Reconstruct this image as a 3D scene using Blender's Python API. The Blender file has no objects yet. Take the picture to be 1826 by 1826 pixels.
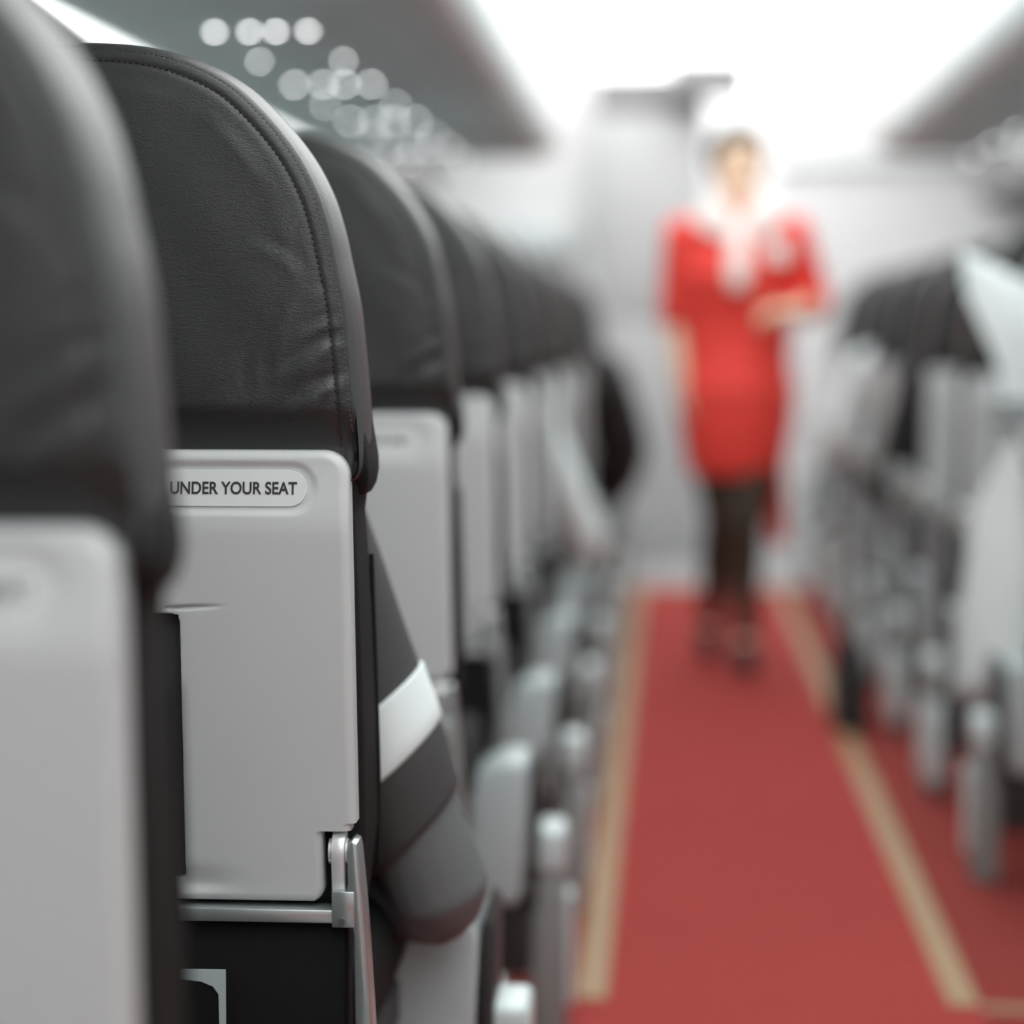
import bpy, bmesh, math, random
from mathutils import Vector, Matrix
R = math.radians
random.seed(7)
scn = bpy.context.scene
COL = scn.collection

# ------------------------------------------------------------------ camera, world, exposure
H = 0.98
cam_d = bpy.data.cameras.new('camera')
cam = bpy.data.objects.new('camera', cam_d)
COL.objects.link(cam)
cam.location = (0, 0, H)
cam.rotation_euler = (R(90 - 4.617), 0, R(3.949))
cam_d.sensor_width = 36
cam_d.lens = 78.86
cam_d.clip_start = 0.02
cam_d.dof.use_dof = True
cam_d.dof.focus_distance = 1.80
cam_d.dof.aperture_fstop = 1.9
scn.camera = cam
scn.view_settings.view_transform = 'Standard'
scn.view_settings.look = 'None'
scn.view_settings.gamma = 1
scn.view_settings.exposure = 0.32
w = bpy.data.worlds.new('world'); scn.world = w; w.use_nodes = True
w.node_tree.nodes['Background'].inputs[0].default_value = (1, 1, 1, 1)
w.node_tree.nodes['Background'].inputs[1].default_value = 0.3
CEIL_E = 2.9       # ceiling diffuser radiance

# ------------------------------------------------------------------ materials
def mat(name, color, rough=0.5, metal=0.0, bump=None, emit=None, spec=0.5, var=0.0, coat=0.0):
    m = bpy.data.materials.new(name); m.use_nodes = True
    nt = m.node_tree; b = nt.nodes['Principled BSDF']
    c = tuple(color) if hasattr(color, '__len__') else (color,) * 3
    b.inputs['Base Color'].default_value = (*c, 1)
    b.inputs['Roughness'].default_value = rough
    b.inputs['Metallic'].default_value = metal
    b.inputs['Specular IOR Level'].default_value = spec
    if coat: b.inputs['Coat Weight'].default_value = coat
    tc = nt.nodes.new('ShaderNodeTexCoord')
    if var:
        n = nt.nodes.new('ShaderNodeTexNoise'); n.inputs['Scale'].default_value = 9
        n.inputs['Detail'].default_value = 4
        nt.links.new(tc.outputs['Object'], n.inputs['Vector'])
        mx = nt.nodes.new('ShaderNodeMix'); mx.data_type = 'RGBA'
        mx.inputs[6].default_value = (*[x * (1 - var) for x in c], 1)
        mx.inputs[7].default_value = (*[min(1, x * (1 + var)) for x in c], 1)
        nt.links.new(n.outputs['Fac'], mx.inputs[0])
        nt.links.new(mx.outputs[2], b.inputs['Base Color'])
    if bump:
        kind, scale, strength, dist = bump
        bp = nt.nodes.new('ShaderNodeBump'); bp.inputs['Strength'].default_value = strength
        bp.inputs['Distance'].default_value = dist
        if kind == 'leather':
            n1 = nt.nodes.new('ShaderNodeTexNoise'); n1.inputs['Scale'].default_value = scale
            n1.inputs['Detail'].default_value = 3; n1.inputs['Distortion'].default_value = 1.2
            mp = nt.nodes.new('ShaderNodeMapping'); mp.inputs['Rotation'].default_value = (0, 0.5, 0)
            mp.inputs['Scale'].default_value = (0.55, 1, 1.5)
            v = nt.nodes.new('ShaderNodeTexVoronoi'); v.inputs['Scale'].default_value = scale * 1.1
            v.feature = 'DISTANCE_TO_EDGE'
            nt.links.new(tc.outputs['Object'], mp.inputs['Vector'])
            nt.links.new(mp.outputs[0], n1.inputs['Vector']); nt.links.new(mp.outputs[0], v.inputs['Vector'])
            ad = nt.nodes.new('ShaderNodeMath'); ad.operation = 'MULTIPLY_ADD'
            ad.inputs[1].default_value = 0.5
            nt.links.new(v.outputs['Distance'], ad.inputs[0]); nt.links.new(n1.outputs['Fac'], ad.inputs[2])
            nt.links.new(ad.outputs[0], bp.inputs['Height'])
        else:
            n1 = nt.nodes.new('ShaderNodeTexNoise'); n1.inputs['Scale'].default_value = scale
            n1.inputs['Detail'].default_value = 3
            nt.links.new(tc.outputs['Object'], n1.inputs['Vector'])
            nt.links.new(n1.outputs['Fac'], bp.inputs['Height'])
        nt.links.new(bp.outputs[0], b.inputs['Normal'])
    if emit:
        b.inputs['Emission Color'].default_value = (*(emit[1] if len(emit) > 1 else (1, 1, 1)), 1)
        b.inputs['Emission Strength'].default_value = emit[0]
    return m

M = {}
M['leather'] = mat('dark_grey_leather', (0.026, 0.0275, 0.0275), 0.40, bump=('leather', 420, 0.35, 0.0012), spec=0.55)
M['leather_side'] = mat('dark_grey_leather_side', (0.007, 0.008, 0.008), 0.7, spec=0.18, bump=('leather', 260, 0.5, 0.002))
M['thread'] = mat('dark_thread', 0.015, 0.8)
M['thread_light'] = mat('grey_thread', 0.10, 0.8)
M['panel'] = mat('light_grey_plastic', (0.535, 0.552, 0.550), 0.36, bump=('n', 900, 0.12, 0.0004))
M['sticker'] = mat('placard_plastic', (0.65, 0.67, 0.67), 0.4)
M['ink'] = mat('black_ink', 0.02, 0.5)
M['recess'] = mat('recess_dark', 0.03, 0.6)
M['black'] = mat('black_fabric', 0.008, 0.85, spec=0.2, bump=('n', 500, 0.3, 0.001))
M['metal'] = mat('brushed_metal', (0.52, 0.56, 0.56), 0.28, metal=0.75)
M['glint_metal'] = mat('painted_glint_metal', 0.72, 0.3, metal=0.3)  # pale colour paints in the glint of ceiling light on the tray hinges
M['metal_dark'] = mat('satin_grey_metal', 0.13, 0.45, metal=0.5)
M['shroud'] = mat('grey_shroud_plastic', (0.45, 0.51, 0.515), 0.45)
M['shroud_dark'] = mat('dark_trim_plastic', 0.03, 0.5)
M['leg'] = mat('taupe_leg_plastic', (0.25, 0.26, 0.25), 0.5)
M['legcap'] = mat('pale_leg_cap', (0.56, 0.64, 0.64), 0.35)
M['white_plastic'] = mat('white_cabin_plastic', 0.82, 0.45)
M['bin_under'] = mat('grey_bin_underside', (0.64, 0.78, 0.78), 0.75, spec=0.15)
M['bin_lip'] = mat('light_bin_lip', (0.74, 0.86, 0.86), 0.45)
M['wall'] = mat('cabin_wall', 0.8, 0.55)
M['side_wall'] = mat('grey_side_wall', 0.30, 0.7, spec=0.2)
M['daylight'] = mat('daylight_pane', 0.8, 0.3, emit=(8.0, (0.93, 0.98, 1.0)))
M['galley'] = mat('galley_cabinet', (0.52, 0.53, 0.53), 0.5)
M['galley_grey'] = mat('galley_grey', (0.58, 0.64, 0.64), 0.5)
M['galley_top'] = mat('galley_top_grey', 0.24, 0.5)
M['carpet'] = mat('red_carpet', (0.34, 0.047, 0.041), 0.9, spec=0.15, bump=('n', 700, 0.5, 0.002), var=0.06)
M['carpet_side'] = mat('darker_red_carpet', (0.23, 0.036, 0.030), 0.9, spec=0.15, bump=('n', 700, 0.5, 0.002), var=0.06)  # same carpet in a darker colour, outside the floor strips
M['yellow'] = mat('tan_strip', (0.32, 0.205, 0.105), 0.6)
M['under_floor'] = mat('bounce_cut_grey_floor', 0.10, 0.9, spec=0.15)  # unseen outer floor, coloured grey to cut the red bounce light
M['galley_floor'] = mat('grey_galley_floor', 0.35, 0.5)
M['diffuser'] = mat('ceiling_diffuser', 0.8, 0.5, emit=(CEIL_E, (0.955, 1.0, 0.995)))
M['diffuser_front'] = mat('galley_ceiling_diffuser', 0.8, 0.5, emit=(2.9,))
M['lamp'] = mat('reading_lamp_lens', 0.8, 0.3, emit=(14,))
M['striplight'] = mat('sidewall_strip_light', 0.8, 0.5, emit=(2.4,))
M['skin'] = mat('skin_grey', (0.135, 0.145, 0.145), 0.55, spec=0.3)
M['skin_warm'] = mat('skin_warm', (0.80, 0.56, 0.39), 0.5)
M['shirt_dark'] = mat('dark_shirt', 0.055, 0.85, bump=('n', 300, 0.3, 0.001))
M['band'] = mat('white_sleeve_band', (0.78, 0.86, 0.86), 0.8)
M['white_cloth'] = mat('white_shirt', (0.82, 0.92, 0.92), 0.8)
M['grey_cloth'] = mat('grey_shirt', 0.28, 0.8)
M['black_cloth'] = mat('black_shirt', 0.02, 0.8)
M['trouser'] = mat('dark_trousers', 0.03, 0.85)
M['hair'] = mat('dark_hair', (0.02, 0.015, 0.012), 0.5)
M['red'] = mat('red_dress', (0.82, 0.05, 0.035), 0.7)
M['scarf'] = mat('pale_scarf', (0.90, 0.82, 0.78), 0.7)
M['tights'] = mat('dark_tights', (0.055, 0.038, 0.025), 0.6)
M['shoe'] = mat('black_shoe', 0.015, 0.35)
M['paper'] = mat('white_paper', (0.84, 0.92, 0.92), 0.7)
M['paper_print'] = mat('grey_print', 0.35, 0.7)
M['eye'] = mat('dark_eye', 0.02, 0.3)
M['lips'] = mat('lips', (0.5, 0.08, 0.07), 0.5)

# ------------------------------------------------------------------ helpers
def link(o, parent=None):
    COL.objects.link(o)
    if parent: o.parent = parent
    return o

def obj(name, verts, faces, m, parent=None, smooth=True, angle=40):
    me = bpy.data.meshes.new(name)
    me.from_pydata([tuple(v) for v in verts], [], faces)
    me.validate(); me.update()
    bm = bmesh.new(); bm.from_mesh(me)
    bmesh.ops.recalc_face_normals(bm, faces=bm.faces)
    bm.to_mesh(me); bm.free()
    if m: me.materials.append(m)
    if smooth:
        me.polygons.foreach_set('use_smooth', [True] * len(me.polygons))
        try: me.set_sharp_from_angle(angle=R(angle))
        except Exception: pass
    me.update()
    o = bpy.data.objects.new(name, me)
    return link(o, parent)

class MB:
    def __init__(s): s.v = []; s.f = []
    def add(s, v, f):
        n = len(s.v); s.v += [tuple(p) for p in v]; s.f += [tuple(i + n for i in q) for q in f]; return s
    def box(s, x0, x1, y0, y1, z0, z1, bevel=0.0, seg=3):
        bm = bmesh.new(); bmesh.ops.create_cube(bm, size=1)
        for v in bm.verts:
            v.co = Vector(((x0 + x1) / 2 + v.co.x * (x1 - x0), (y0 + y1) / 2 + v.co.y * (y1 - y0), (z0 + z1) / 2 + v.co.z * (z1 - z0)))
        if bevel:
            bmesh.ops.bevel(bm, geom=list(bm.edges), offset=bevel, segments=seg, affect='EDGES', profile=0.5)
        bm.verts.index_update()
        s.add([v.co[:] for v in bm.verts], [[v.index for v in f.verts] for f in bm.faces]); bm.free(); return s
    def loft(s, rings, cap=True):
        n = len(rings[0]); vs = [p for r in rings for p in r]; fs = []
        for i in range(len(rings) - 1):
            for j in range(n):
                k = (j + 1) % n
                fs.append((i * n + j, i * n + k, (i + 1) * n + k, (i + 1) * n + j))
        if cap:
            fs.append(tuple(range(n))[::-1]); fs.append(tuple((len(rings) - 1) * n + j for j in range(n)))
        return s.add(vs, fs)
    def prism(s, pts, axis, a, b, bevel=0.0, seg=2):
        # 2-D outline swept along an axis ('x': pts=(y,z); 'y': pts=(x,z); 'z': pts=(x,y))
        def P(p, t):
            return {'x': (t, p[0], p[1]), 'y': (p[0], t, p[1]), 'z': (p[0], p[1], t)}[axis]
        bm = bmesh.new()
        A = [bm.verts.new(P(p, a)) for p in pts]; B = [bm.verts.new(P(p, b)) for p in pts]
        bm.faces.new(A); bm.faces.new(B[::-1])
        for i in range(len(pts)):
            k = (i + 1) % len(pts); bm.faces.new((A[k], A[i], B[i], B[k]))
        bmesh.ops.recalc_face_normals(bm, faces=bm.faces)
        if bevel:
            ed = [e for e in bm.edges if abs((e.verts[0].co - e.verts[1].co).dot(Vector(P((0, 0), 1)))) < 1e-9]
            bmesh.ops.bevel(bm, geom=ed, offset=bevel, segments=seg, affect='EDGES', profile=0.5)
        bm.verts.index_update()
        s.add([v.co[:] for v in bm.verts], [[v.index for v in f.verts] for f in bm.faces]); bm.free(); return s
    def tube(s, pts, rad, n=12, flat=1.0):
        rs = rad if hasattr(rad, '__len__') else [rad] * len(pts)
        rings = []
        for i, p in enumerate(pts):
            a = Vector(pts[max(0, i - 1)]); b = Vector(pts[min(len(pts) - 1, i + 1)])
            rings.append(ring(p, b - a, rs[i], rs[i] * flat, n))
        return s.loft(rings)
    def build(s, name, m, parent=None, smooth=True, angle=40):
        return obj(name, s.v, s.f, m, parent, smooth, angle)

def ring(c, nrm, ru, rv, n=16, ref=(1, 0, 0)):
    c = Vector(c); nn = Vector(nrm).normalized(); u = Vector(ref)
    if abs(u.dot(nn)) > 0.95: u = Vector((0, 1, 0))
    u = (u - nn * u.dot(nn)).normalized(); v = nn.cross(u)
    return [c + u * ru * math.cos(2 * math.pi * k / n) + v * rv * math.sin(2 * math.pi * k / n) for k in range(n)]

def ell_rings(c, rx, ry, rz, n=20, m=12):
    out = []
    for i in range(m + 1):
        t = -math.pi / 2 + math.pi * i / m
        t = max(-1.45, min(1.45, t))
        out.append([Vector((c[0] + rx * math.cos(t) * math.cos(2 * math.pi * k / n), c[1] + ry * math.cos(t) * math.sin(2 * math.pi * k / n), c[2] + rz * math.sin(t))) for k in range(n)])
    return out

def remeshed(name, mb, voxel, m, parent=None, smooth_it=4, tweak=None):
    me = bpy.data.meshes.new('tmp'); me.from_pydata(mb.v, [], mb.f)
    bm = bmesh.new(); bm.from_mesh(me); bmesh.ops.recalc_face_normals(bm, faces=bm.faces); bm.to_mesh(me); bm.free()
    t = bpy.data.objects.new('tmp', me); COL.objects.link(t)
    r = t.modifiers.new('r', 'REMESH'); r.mode = 'VOXEL'; r.voxel_size = voxel
    if smooth_it:
        q = t.modifiers.new('s', 'SMOOTH'); q.iterations = smooth_it; q.factor = 0.5
    dg = bpy.context.evaluated_depsgraph_get(); dg.update()
    out = bpy.data.meshes.new_from_object(t.evaluated_get(dg))
    bpy.data.objects.remove(t)
    out.name = name; out.materials.clear(); out.materials.append(m)
    out.polygons.foreach_set('use_smooth', [True] * len(out.polygons))
    if tweak:
        for v in out.vertices: v.co = tweak(v.co)
    o = bpy.data.objects.new(name, out)
    return link(o, parent)

def empty(name, loc, label, cat, group=None):
    o = bpy.data.objects.new(name, None); o.location = loc; o.empty_display_size = 0.1
    link(o); return tag(o, label, cat, group)

def tag(o, label, cat, group=None):
    o['label'] = label; o['category'] = cat
    if group: o['group'] = group
    return o

def struct(o):
    o['kind'] = 'structure'; return o

def copy_tree(o, parent=None):
    c = o.copy(); COL.objects.link(c)
    if parent: c.parent = parent
    for ch in list(o.children): copy_tree(ch, c)
    return c

def lerp(a, b, t): return a + (b - a) * t
def interp(x, pts):
    if x <= pts[0][0]: return pts[0][1]
    for (a, fa), (b, fb) in zip(pts, pts[1:]):
        if x <= b: return lerp(fa, fb, (x - a) / (b - a))
    return pts[-1][1]
def sstep(a, b, x):
    t = max(0, min(1, (x - a) / (b - a))); return t * t * (3 - 2 * t)

def rr(x0, x1, z0, z1, r, n=6):
    p = []
    for cx, cz, a0 in ((x1 - r, z0 + r, -90), (x1 - r, z1 - r, 0), (x0 + r, z1 - r, 90), (x0 + r, z0 + r, 180)):
        for i in range(n + 1):
            a = R(a0 + 90 * i / n); p.append((cx + r * math.cos(a), cz + r * math.sin(a)))
    return p

# ------------------------------------------------------------------ cabin shell
CX = 0.15                      # centre line of the cabin
Y0, Y1 = -2.6, 11.4
for x0, x1 in ((-1.7, -0.24), (1.0, 2.0)):
    struct(MB().box(x0, x1, Y0, 8.62, -0.05, 0.0).build('floor', M['under_floor'], smooth=False))
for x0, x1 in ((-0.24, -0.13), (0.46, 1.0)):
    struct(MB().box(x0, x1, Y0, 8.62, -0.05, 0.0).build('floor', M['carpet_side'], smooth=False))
fl = MB().box(-0.13, 0.46, Y0, 8.62, -0.05, 0.0).build('floor', M['carpet'], smooth=False); struct(fl)
gf = MB().box(-1.7, 2.0, 8.62, Y1, -0.05, 0.0).build('floor', M['galley_floor'], smooth=False); struct(gf)

ZU = 1.50                      # underside of the luggage bins
def mx(x, s): return x if s < 0 else 2 * CX - 0.02 + (-x)   # mirror to the right side
def shell(name, prof, y0, y1, m, thick=0.015):
    pts = prof + [(p[0], p[1] + thick) for p in prof[::-1]]
    return struct(MB().prism(pts, 'y', y0, y1).build(name, m, angle=30))
ceil = MB().box(-0.62, 0.92, Y0, Y1, 2.125, 2.15).build('ceiling', M['white_plastic'], smooth=False); struct(ceil)
BE = 6.85                      # where the bins end
for s, side in ((-1, 'left'), (1, 'right')):
    def arc_pts(L): return [(mx(x, s), z) for x, z in L]
    wallp = arc_pts([(-1.008, 1.53), (-1.15, 1.46), (-1.38, 1.30), (-1.54, 1.05), (-1.60, 0.75), (-1.58, 0.35), (-1.50, 0.0)])
    outer = arc_pts([(-1.66, 0.0), (-1.66, 2.1), (-1.008, 2.1)])
    struct(MB().prism(wallp + outer, 'y', Y0, Y1).build('wall_' + side, M['side_wall'], angle=30))
    # the white doors, the rounded lip and the grey underside of the luggage bins
    dp = [(-0.33, 1.56), (-0.322, 1.62), (-0.32, 1.75), (-0.326, 1.9), (-0.34, 2.02), (-0.365, 2.125)]
    back = [(-0.62, 2.125), (-0.62, 1.60), (-0.42, 1.56)]
    struct(MB().prism(arc_pts(dp + back), 'y', Y0, BE).build('trim_1' if s < 0 else 'trim_4', M['white_plastic'], angle=30))
    lp = [(-0.40, ZU), (-0.372, 1.507), (-0.352, 1.52), (-0.338, 1.538), (-0.33, 1.56), (-0.42, 1.56), (-0.42, ZU + 0.002)]
    struct(MB().prism(arc_pts(lp), 'y', Y0, BE).build('trim_2' if s < 0 else 'trim_5', M['bin_lip'], angle=50))
    up = [(-0.42, ZU), (-0.992, ZU + 0.001), (-0.992, ZU + 0.03), (-0.42, ZU + 0.03)]
    struct(MB().prism(arc_pts(up), 'y', Y0, BE).build('trim_3' if s < 0 else 'trim_6', M['bin_under'], angle=30))
    struct(MB().box(*sorted((mx(-0.42, s), mx(-1.0, s))), BE - 0.03, BE, ZU + 0.03, 2.1).build('trim_7' if s < 0 else 'trim_8', M['white_plastic'], smooth=False))
    # the light strip between underside and side wall
    st = MB().box(*sorted((mx(-0.992, s), mx(-1.007, s))), Y0, BE, ZU - 0.008, ZU + 0.010, 0.003).build('strip_light', M['striplight'])
    tag(st, 'long bright strip light under the luggage bins along the %s side wall' % side, 'light')
# windows in the side walls, their panes bright with daylight
wn = 0
for s, side in ((-1, 'left'), (1, 'right')):
    for k in range(21):
        wn += 1
        e = bpy.data.objects.new('window_%d' % wn, None); link(e); struct(e)
        e.location = (mx(-1.452, s), Y0 + 0.5 + 0.56 * k, 1.175); e.rotation_euler = (0, R(-32.5 * s), 0)
        fr = MB().prism([(p[0], p[1]) for p in rr(-0.13, 0.13, -0.135, 0.135, 0.07)], 'x', *sorted((0.002 * -s, -0.014 * s)), 0.004).build('window_frame', M['white_plastic'], e)
        MB().prism([(p[0], p[1]) for p in rr(-0.10, 0.10, -0.11, 0.11, 0.06)], 'x', *sorted((-0.013 * s, -0.017 * s))).build('window_pane', M['daylight'], e)
# end walls
struct(MB().box(-1.7, 2.0, Y0 - 0.05, Y0, 0, 2.2).build('wall_back', M['wall'], smooth=False))
struct(MB().box(-1.7, 2.0, Y1, Y1 + 0.05, 0, 2.2).build('wall_front', M['wall'], smooth=False))
# partitions at the head of the cabin, left (with the galley cabinet before it) and right
struct(MB().box(-1.6, -0.31, 9.92, 9.98, 0, 2.12).build('wall_left_partition', M['wall'], smooth=False))
struct(MB().box(0.46, 1.85, 9.56, 9.62, 0, 2.10).build('wall_right_partition', M['wall'], smooth=False))
struct(MB().box(0.46, 1.85, 9.52, 9.56, 1.665, 1.685, 0.004).build('trim_9', M['galley_grey']))

# ceiling lights : frame and diffuser panels down the middle of the aisle
for k in range(9):
    y0 = Y0 + 0.1 + k * 1.55
    e = empty('ceiling_light', (CX, y0, 2.11), 'glowing white ceiling panel above the aisle, part of the row of ceiling lights', 'ceiling light', 'ceiling light panels above the aisle')
    hw = 0.475 if k < 6 else 0.75
    MB().box(-hw, hw, 0.0, 1.53, 0.0, 0.015, 0.003).build('diffuser', M['diffuser_front' if k >= 6 else 'diffuser'], e)
    f = MB()
    for a in ((-hw - 0.015, -hw - 0.001, 0, 1.55), (hw + 0.001, hw + 0.015, 0, 1.55), (-hw - 0.015, hw + 0.015, 1.532, 1.548)):
        f.box(a[0], a[1], a[2], a[3], -0.004, 0.015, 0.003)
    f.build('frame', M['white_plastic'], e)

# floor strips
for x, side in ((-0.107, 'left'), (0.437, 'right')):
    o = MB().box(x - 0.0235, x + 0.0235, 3.23, 8.60, 0.0, 0.003, 0.001, 1).build('floor_strip', M['yellow'])
    tag(o, 'long tan floor strip along the %s edge of the red aisle carpet' % side, 'floor strip')
o = MB().box(-0.0825, 0.4125, 8.53, 8.60, 0.0, 0.003, 0.001, 1).build('floor_strip', M['yellow'])
tag(o, 'short tan strip across the far end of the red aisle carpet', 'floor strip')
o = MB().box(0.462, 0.80, 3.21, 3.235, 0.0, 0.003, 0.001, 1).build('floor_strip', M['yellow'])
tag(o, 'tan strip turning off under the right seats at the bottom right corner', 'floor strip')

# galley cabinet and box at the ceiling
g = empty('galley_cabinet', (-0.075, 9.7, 0), 'tall pale galley cabinet at the far end of the aisle, left of the flight attendant', 'cabinet')
MB().box(-0.235, 0.235, 0, 0.5, 0.0, 1.90, 0.006).build('body', M['galley'], g)
MB().box(-0.235, 0.235, -0.004, 0.5, 1.902, 2.075, 0.006).build('top_panel', M['galley_top'], g)
MB().box(-0.20, 0.20, -0.012, 0.001, 0.10, 1.02, 0.004).build('door', M['galley'], g)
MB().box(-0.20, 0.20, -0.012, 0.001, 1.05, 1.88, 0.004).build('door', M['galley'], g)
MB().box(0.14, 0.17, -0.03, -0.010, 0.92, 0.98, 0.004).build('latch', M['metal'], g)
o = MB().box(0.012, 0.325, 9.38, 9.68, 1.95, 2.10, 0.01).build('ceiling_housing', M['galley_top'])
tag(o, 'grey box under the ceiling above the far galley cabinet', 'ceiling box')
o = MB().box(-1.10, -0.42, 9.4, 9.9, 1.30, 1.42, 0.02).build('header_box', M['galley_grey'])
o.name = 'stowage_box'; tag(o, 'grey stowage box on the far left partition above the seat backs', 'stowage box')

# overhead service panels with small reading lamps
def service(s, y, label):
    xs = (-0.77, -0.71, -0.665, -0.61)
    cx = mx(-0.69, s)
    e = empty('overhead_service_panel', (cx, y, ZU), label, 'service panel', 'service panels under the luggage bins')
    MB().box(-0.15, 0.15, -0.10, 0.52, -0.0015, 0.004, 0.001).build('panel', M['bin_under'], e)
    for x in xs:
        l = MB().loft([ring((0, 0, z), (0, 0, 1), r, r, 20) for z, r in ((0, .014), (-0.008, .013), (-0.012, .010))]).build('lamp_housing', M['bin_lip'], e)
        l.location = (mx(x, s) - cx, 0, -0.001)
        MB().loft([ring((0, 0, z), (0, 0, 1), r, r, 16) for z, r in ((-0.010, .006), (-0.0145, .0055))]).build('lens', M['lamp'], l)
    for x in (-0.77, -0.61):
        l = MB().loft([ring((0, 0, z), (0, 0, 1), r, r, 20) for z, r in ((0, .014), (-0.008, .013), (-0.012, .010))]).build('lamp_housing', M['bin_lip'], e)
        l.location = (mx(x, s) - cx, 0.42, -0.001)
        MB().loft([ring((0, 0, z), (0, 0, 1), r, r, 16) for z, r in ((-0.010, .0045), (-0.0145, .004))]).build('lens', M['lamp'], l)
for k, nm in enumerate(('nearest', 'second nearest', 'third', 'farthest')):
    service(-1, 3.82 + 0.82 * k, 'grey service panel with small reading lamps under the left bins, %s of the four' % nm)
for k, nm in ((2, 'nearer'), (3, 'farther')):
    service(1, 3.82 + 0.82 * k, 'grey service panel with small reading lamps under the right bins, %s of the two' % nm)

# ------------------------------------------------------------------ the seat
# outline of the head part (half, from the bottom up) : (x, z)
HALF = [(0.214, 0.8565), (0.223, 0.8600), (0.2272, 0.868), (0.2280, 0.880), (0.2265, 0.905), (0.223, 0.95), (0.218, 1.0), (0.211, 1.035), (0.2045, 1.065), (0.195, 1.094),
        (0.179, 1.124), (0.156, 1.153), (0.128, 1.179), (0.096, 1.196), (0.063, 1.206), (0.031, 1.210), (0.0, 1.211)]
def smooth_poly(pts, n):
    out = []
    P = [pts[0]] + pts + [pts[-1]]
    for i in range(1, len(P) - 2):
        for k in range(n):
            t = k / n
            q = []
            for c in range(2):
                a, b, cc, d = P[i - 1][c], P[i][c], P[i + 1][c], P[i + 2][c]
                q.append(0.5 * (2 * b + (cc - a) * t + (2 * a - 5 * b + 4 * cc - d) * t * t + (3 * b - a - 3 * cc + d) * t ** 3))
            out.append(tuple(q))
    out.append(pts[-1]); return out
def resample(pts, step):
    L = [0]
    for a, b in zip(pts, pts[1:]): L.append(L[-1] + math.dist(a, b))
    n = max(2, round(L[-1] / step)); out = []; j = 0
    for i in range(n + 1):
        t = L[-1] * i / n
        while j < len(L) - 2 and L[j + 1] < t: j += 1
        u = (t - L[j]) / max(1e-9, L[j + 1] - L[j])
        out.append((lerp(pts[j][0], pts[j + 1][0], u), lerp(pts[j][1], pts[j + 1][1], u)))
    return out
half = resample(smooth_poly(HALF, 6), 0.0055)
full = half + [(-x, z) for x, z in half[:-1][::-1]]             # right bottom -> top -> left bottom
nb = 60
bottom = [(lerp(-0.214, 0.214, (i + 1) / (nb + 1)), 0.8565) for i in range(nb)]
OUT = full + bottom
def normals(P):
    N = []
    for i in range(len(P)):
        a = P[i - 1]; b = P[(i + 1) % len(P)]
        tx, tz = b[0] - a[0], b[1] - a[1]; l = math.hypot(tx, tz) or 1
        N.append((tz / l, -tx / l))
    return N
NRM = normals(OUT)
for _ in range(6):
    NRM = [((NRM[i - 1][0] + 2 * NRM[i][0] + NRM[(i + 1) % len(NRM)][0]) / 4, (NRM[i - 1][1] + 2 * NRM[i][1] + NRM[(i + 1) % len(NRM)][1]) / 4) for i in range(len(NRM))]
HC = (0.0, 1.02)
CREASES = [((0.212, 0.975), (0.165, 0.952), 0.0030, 0.0032), ((0.213, 0.945), (0.158, 0.915), 0.0036, 0.0040), ((0.212, 0.99), (0.183, 0.985), 0.0014, 0.0022),
           ((0.205, 1.010), (0.180, 1.020), 0.0010, 0.0020), ((0.165, 1.00), (0.148, 0.93), 0.0012, 0.0035), ((0.213, 0.928), (0.185, 0.912), 0.0016, 0.0022),
           ((0.15, 0.985), (0.13, 0.91), 0.0010, 0.0040), ((0.185, 1.03), (0.15, 1.06), 0.0010, 0.004), ((-0.21, 0.96), (-0.16, 0.94), 0.0025, 0.004)]
def wrinkle(x, z):
    y = 0
    for (ax, az), (bx, bz), amp, wd in CREASES:
        dx, dz = bx - ax, bz - az; L2 = dx * dx + dz * dz
        t = ((x - ax) * dx + (z - az) * dz) / L2
        if -0.2 < t < 1.25:
            px, pz = ax + dx * t, az + dz * t
            s_ = ((x - px) * -dz + (z - pz) * dx) / math.sqrt(L2)
            s_ += 0.003 * math.sin(t * 5)
            win = sstep(-0.2, 0.1, t) * (1 - sstep(0.5, 1.25, t))
            y += amp * win * (math.exp(-(s_ / wd) ** 2) - 0.7 * math.exp(-((s_ - 2.2 * wd) / (1.4 * wd)) ** 2))
    return y
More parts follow.
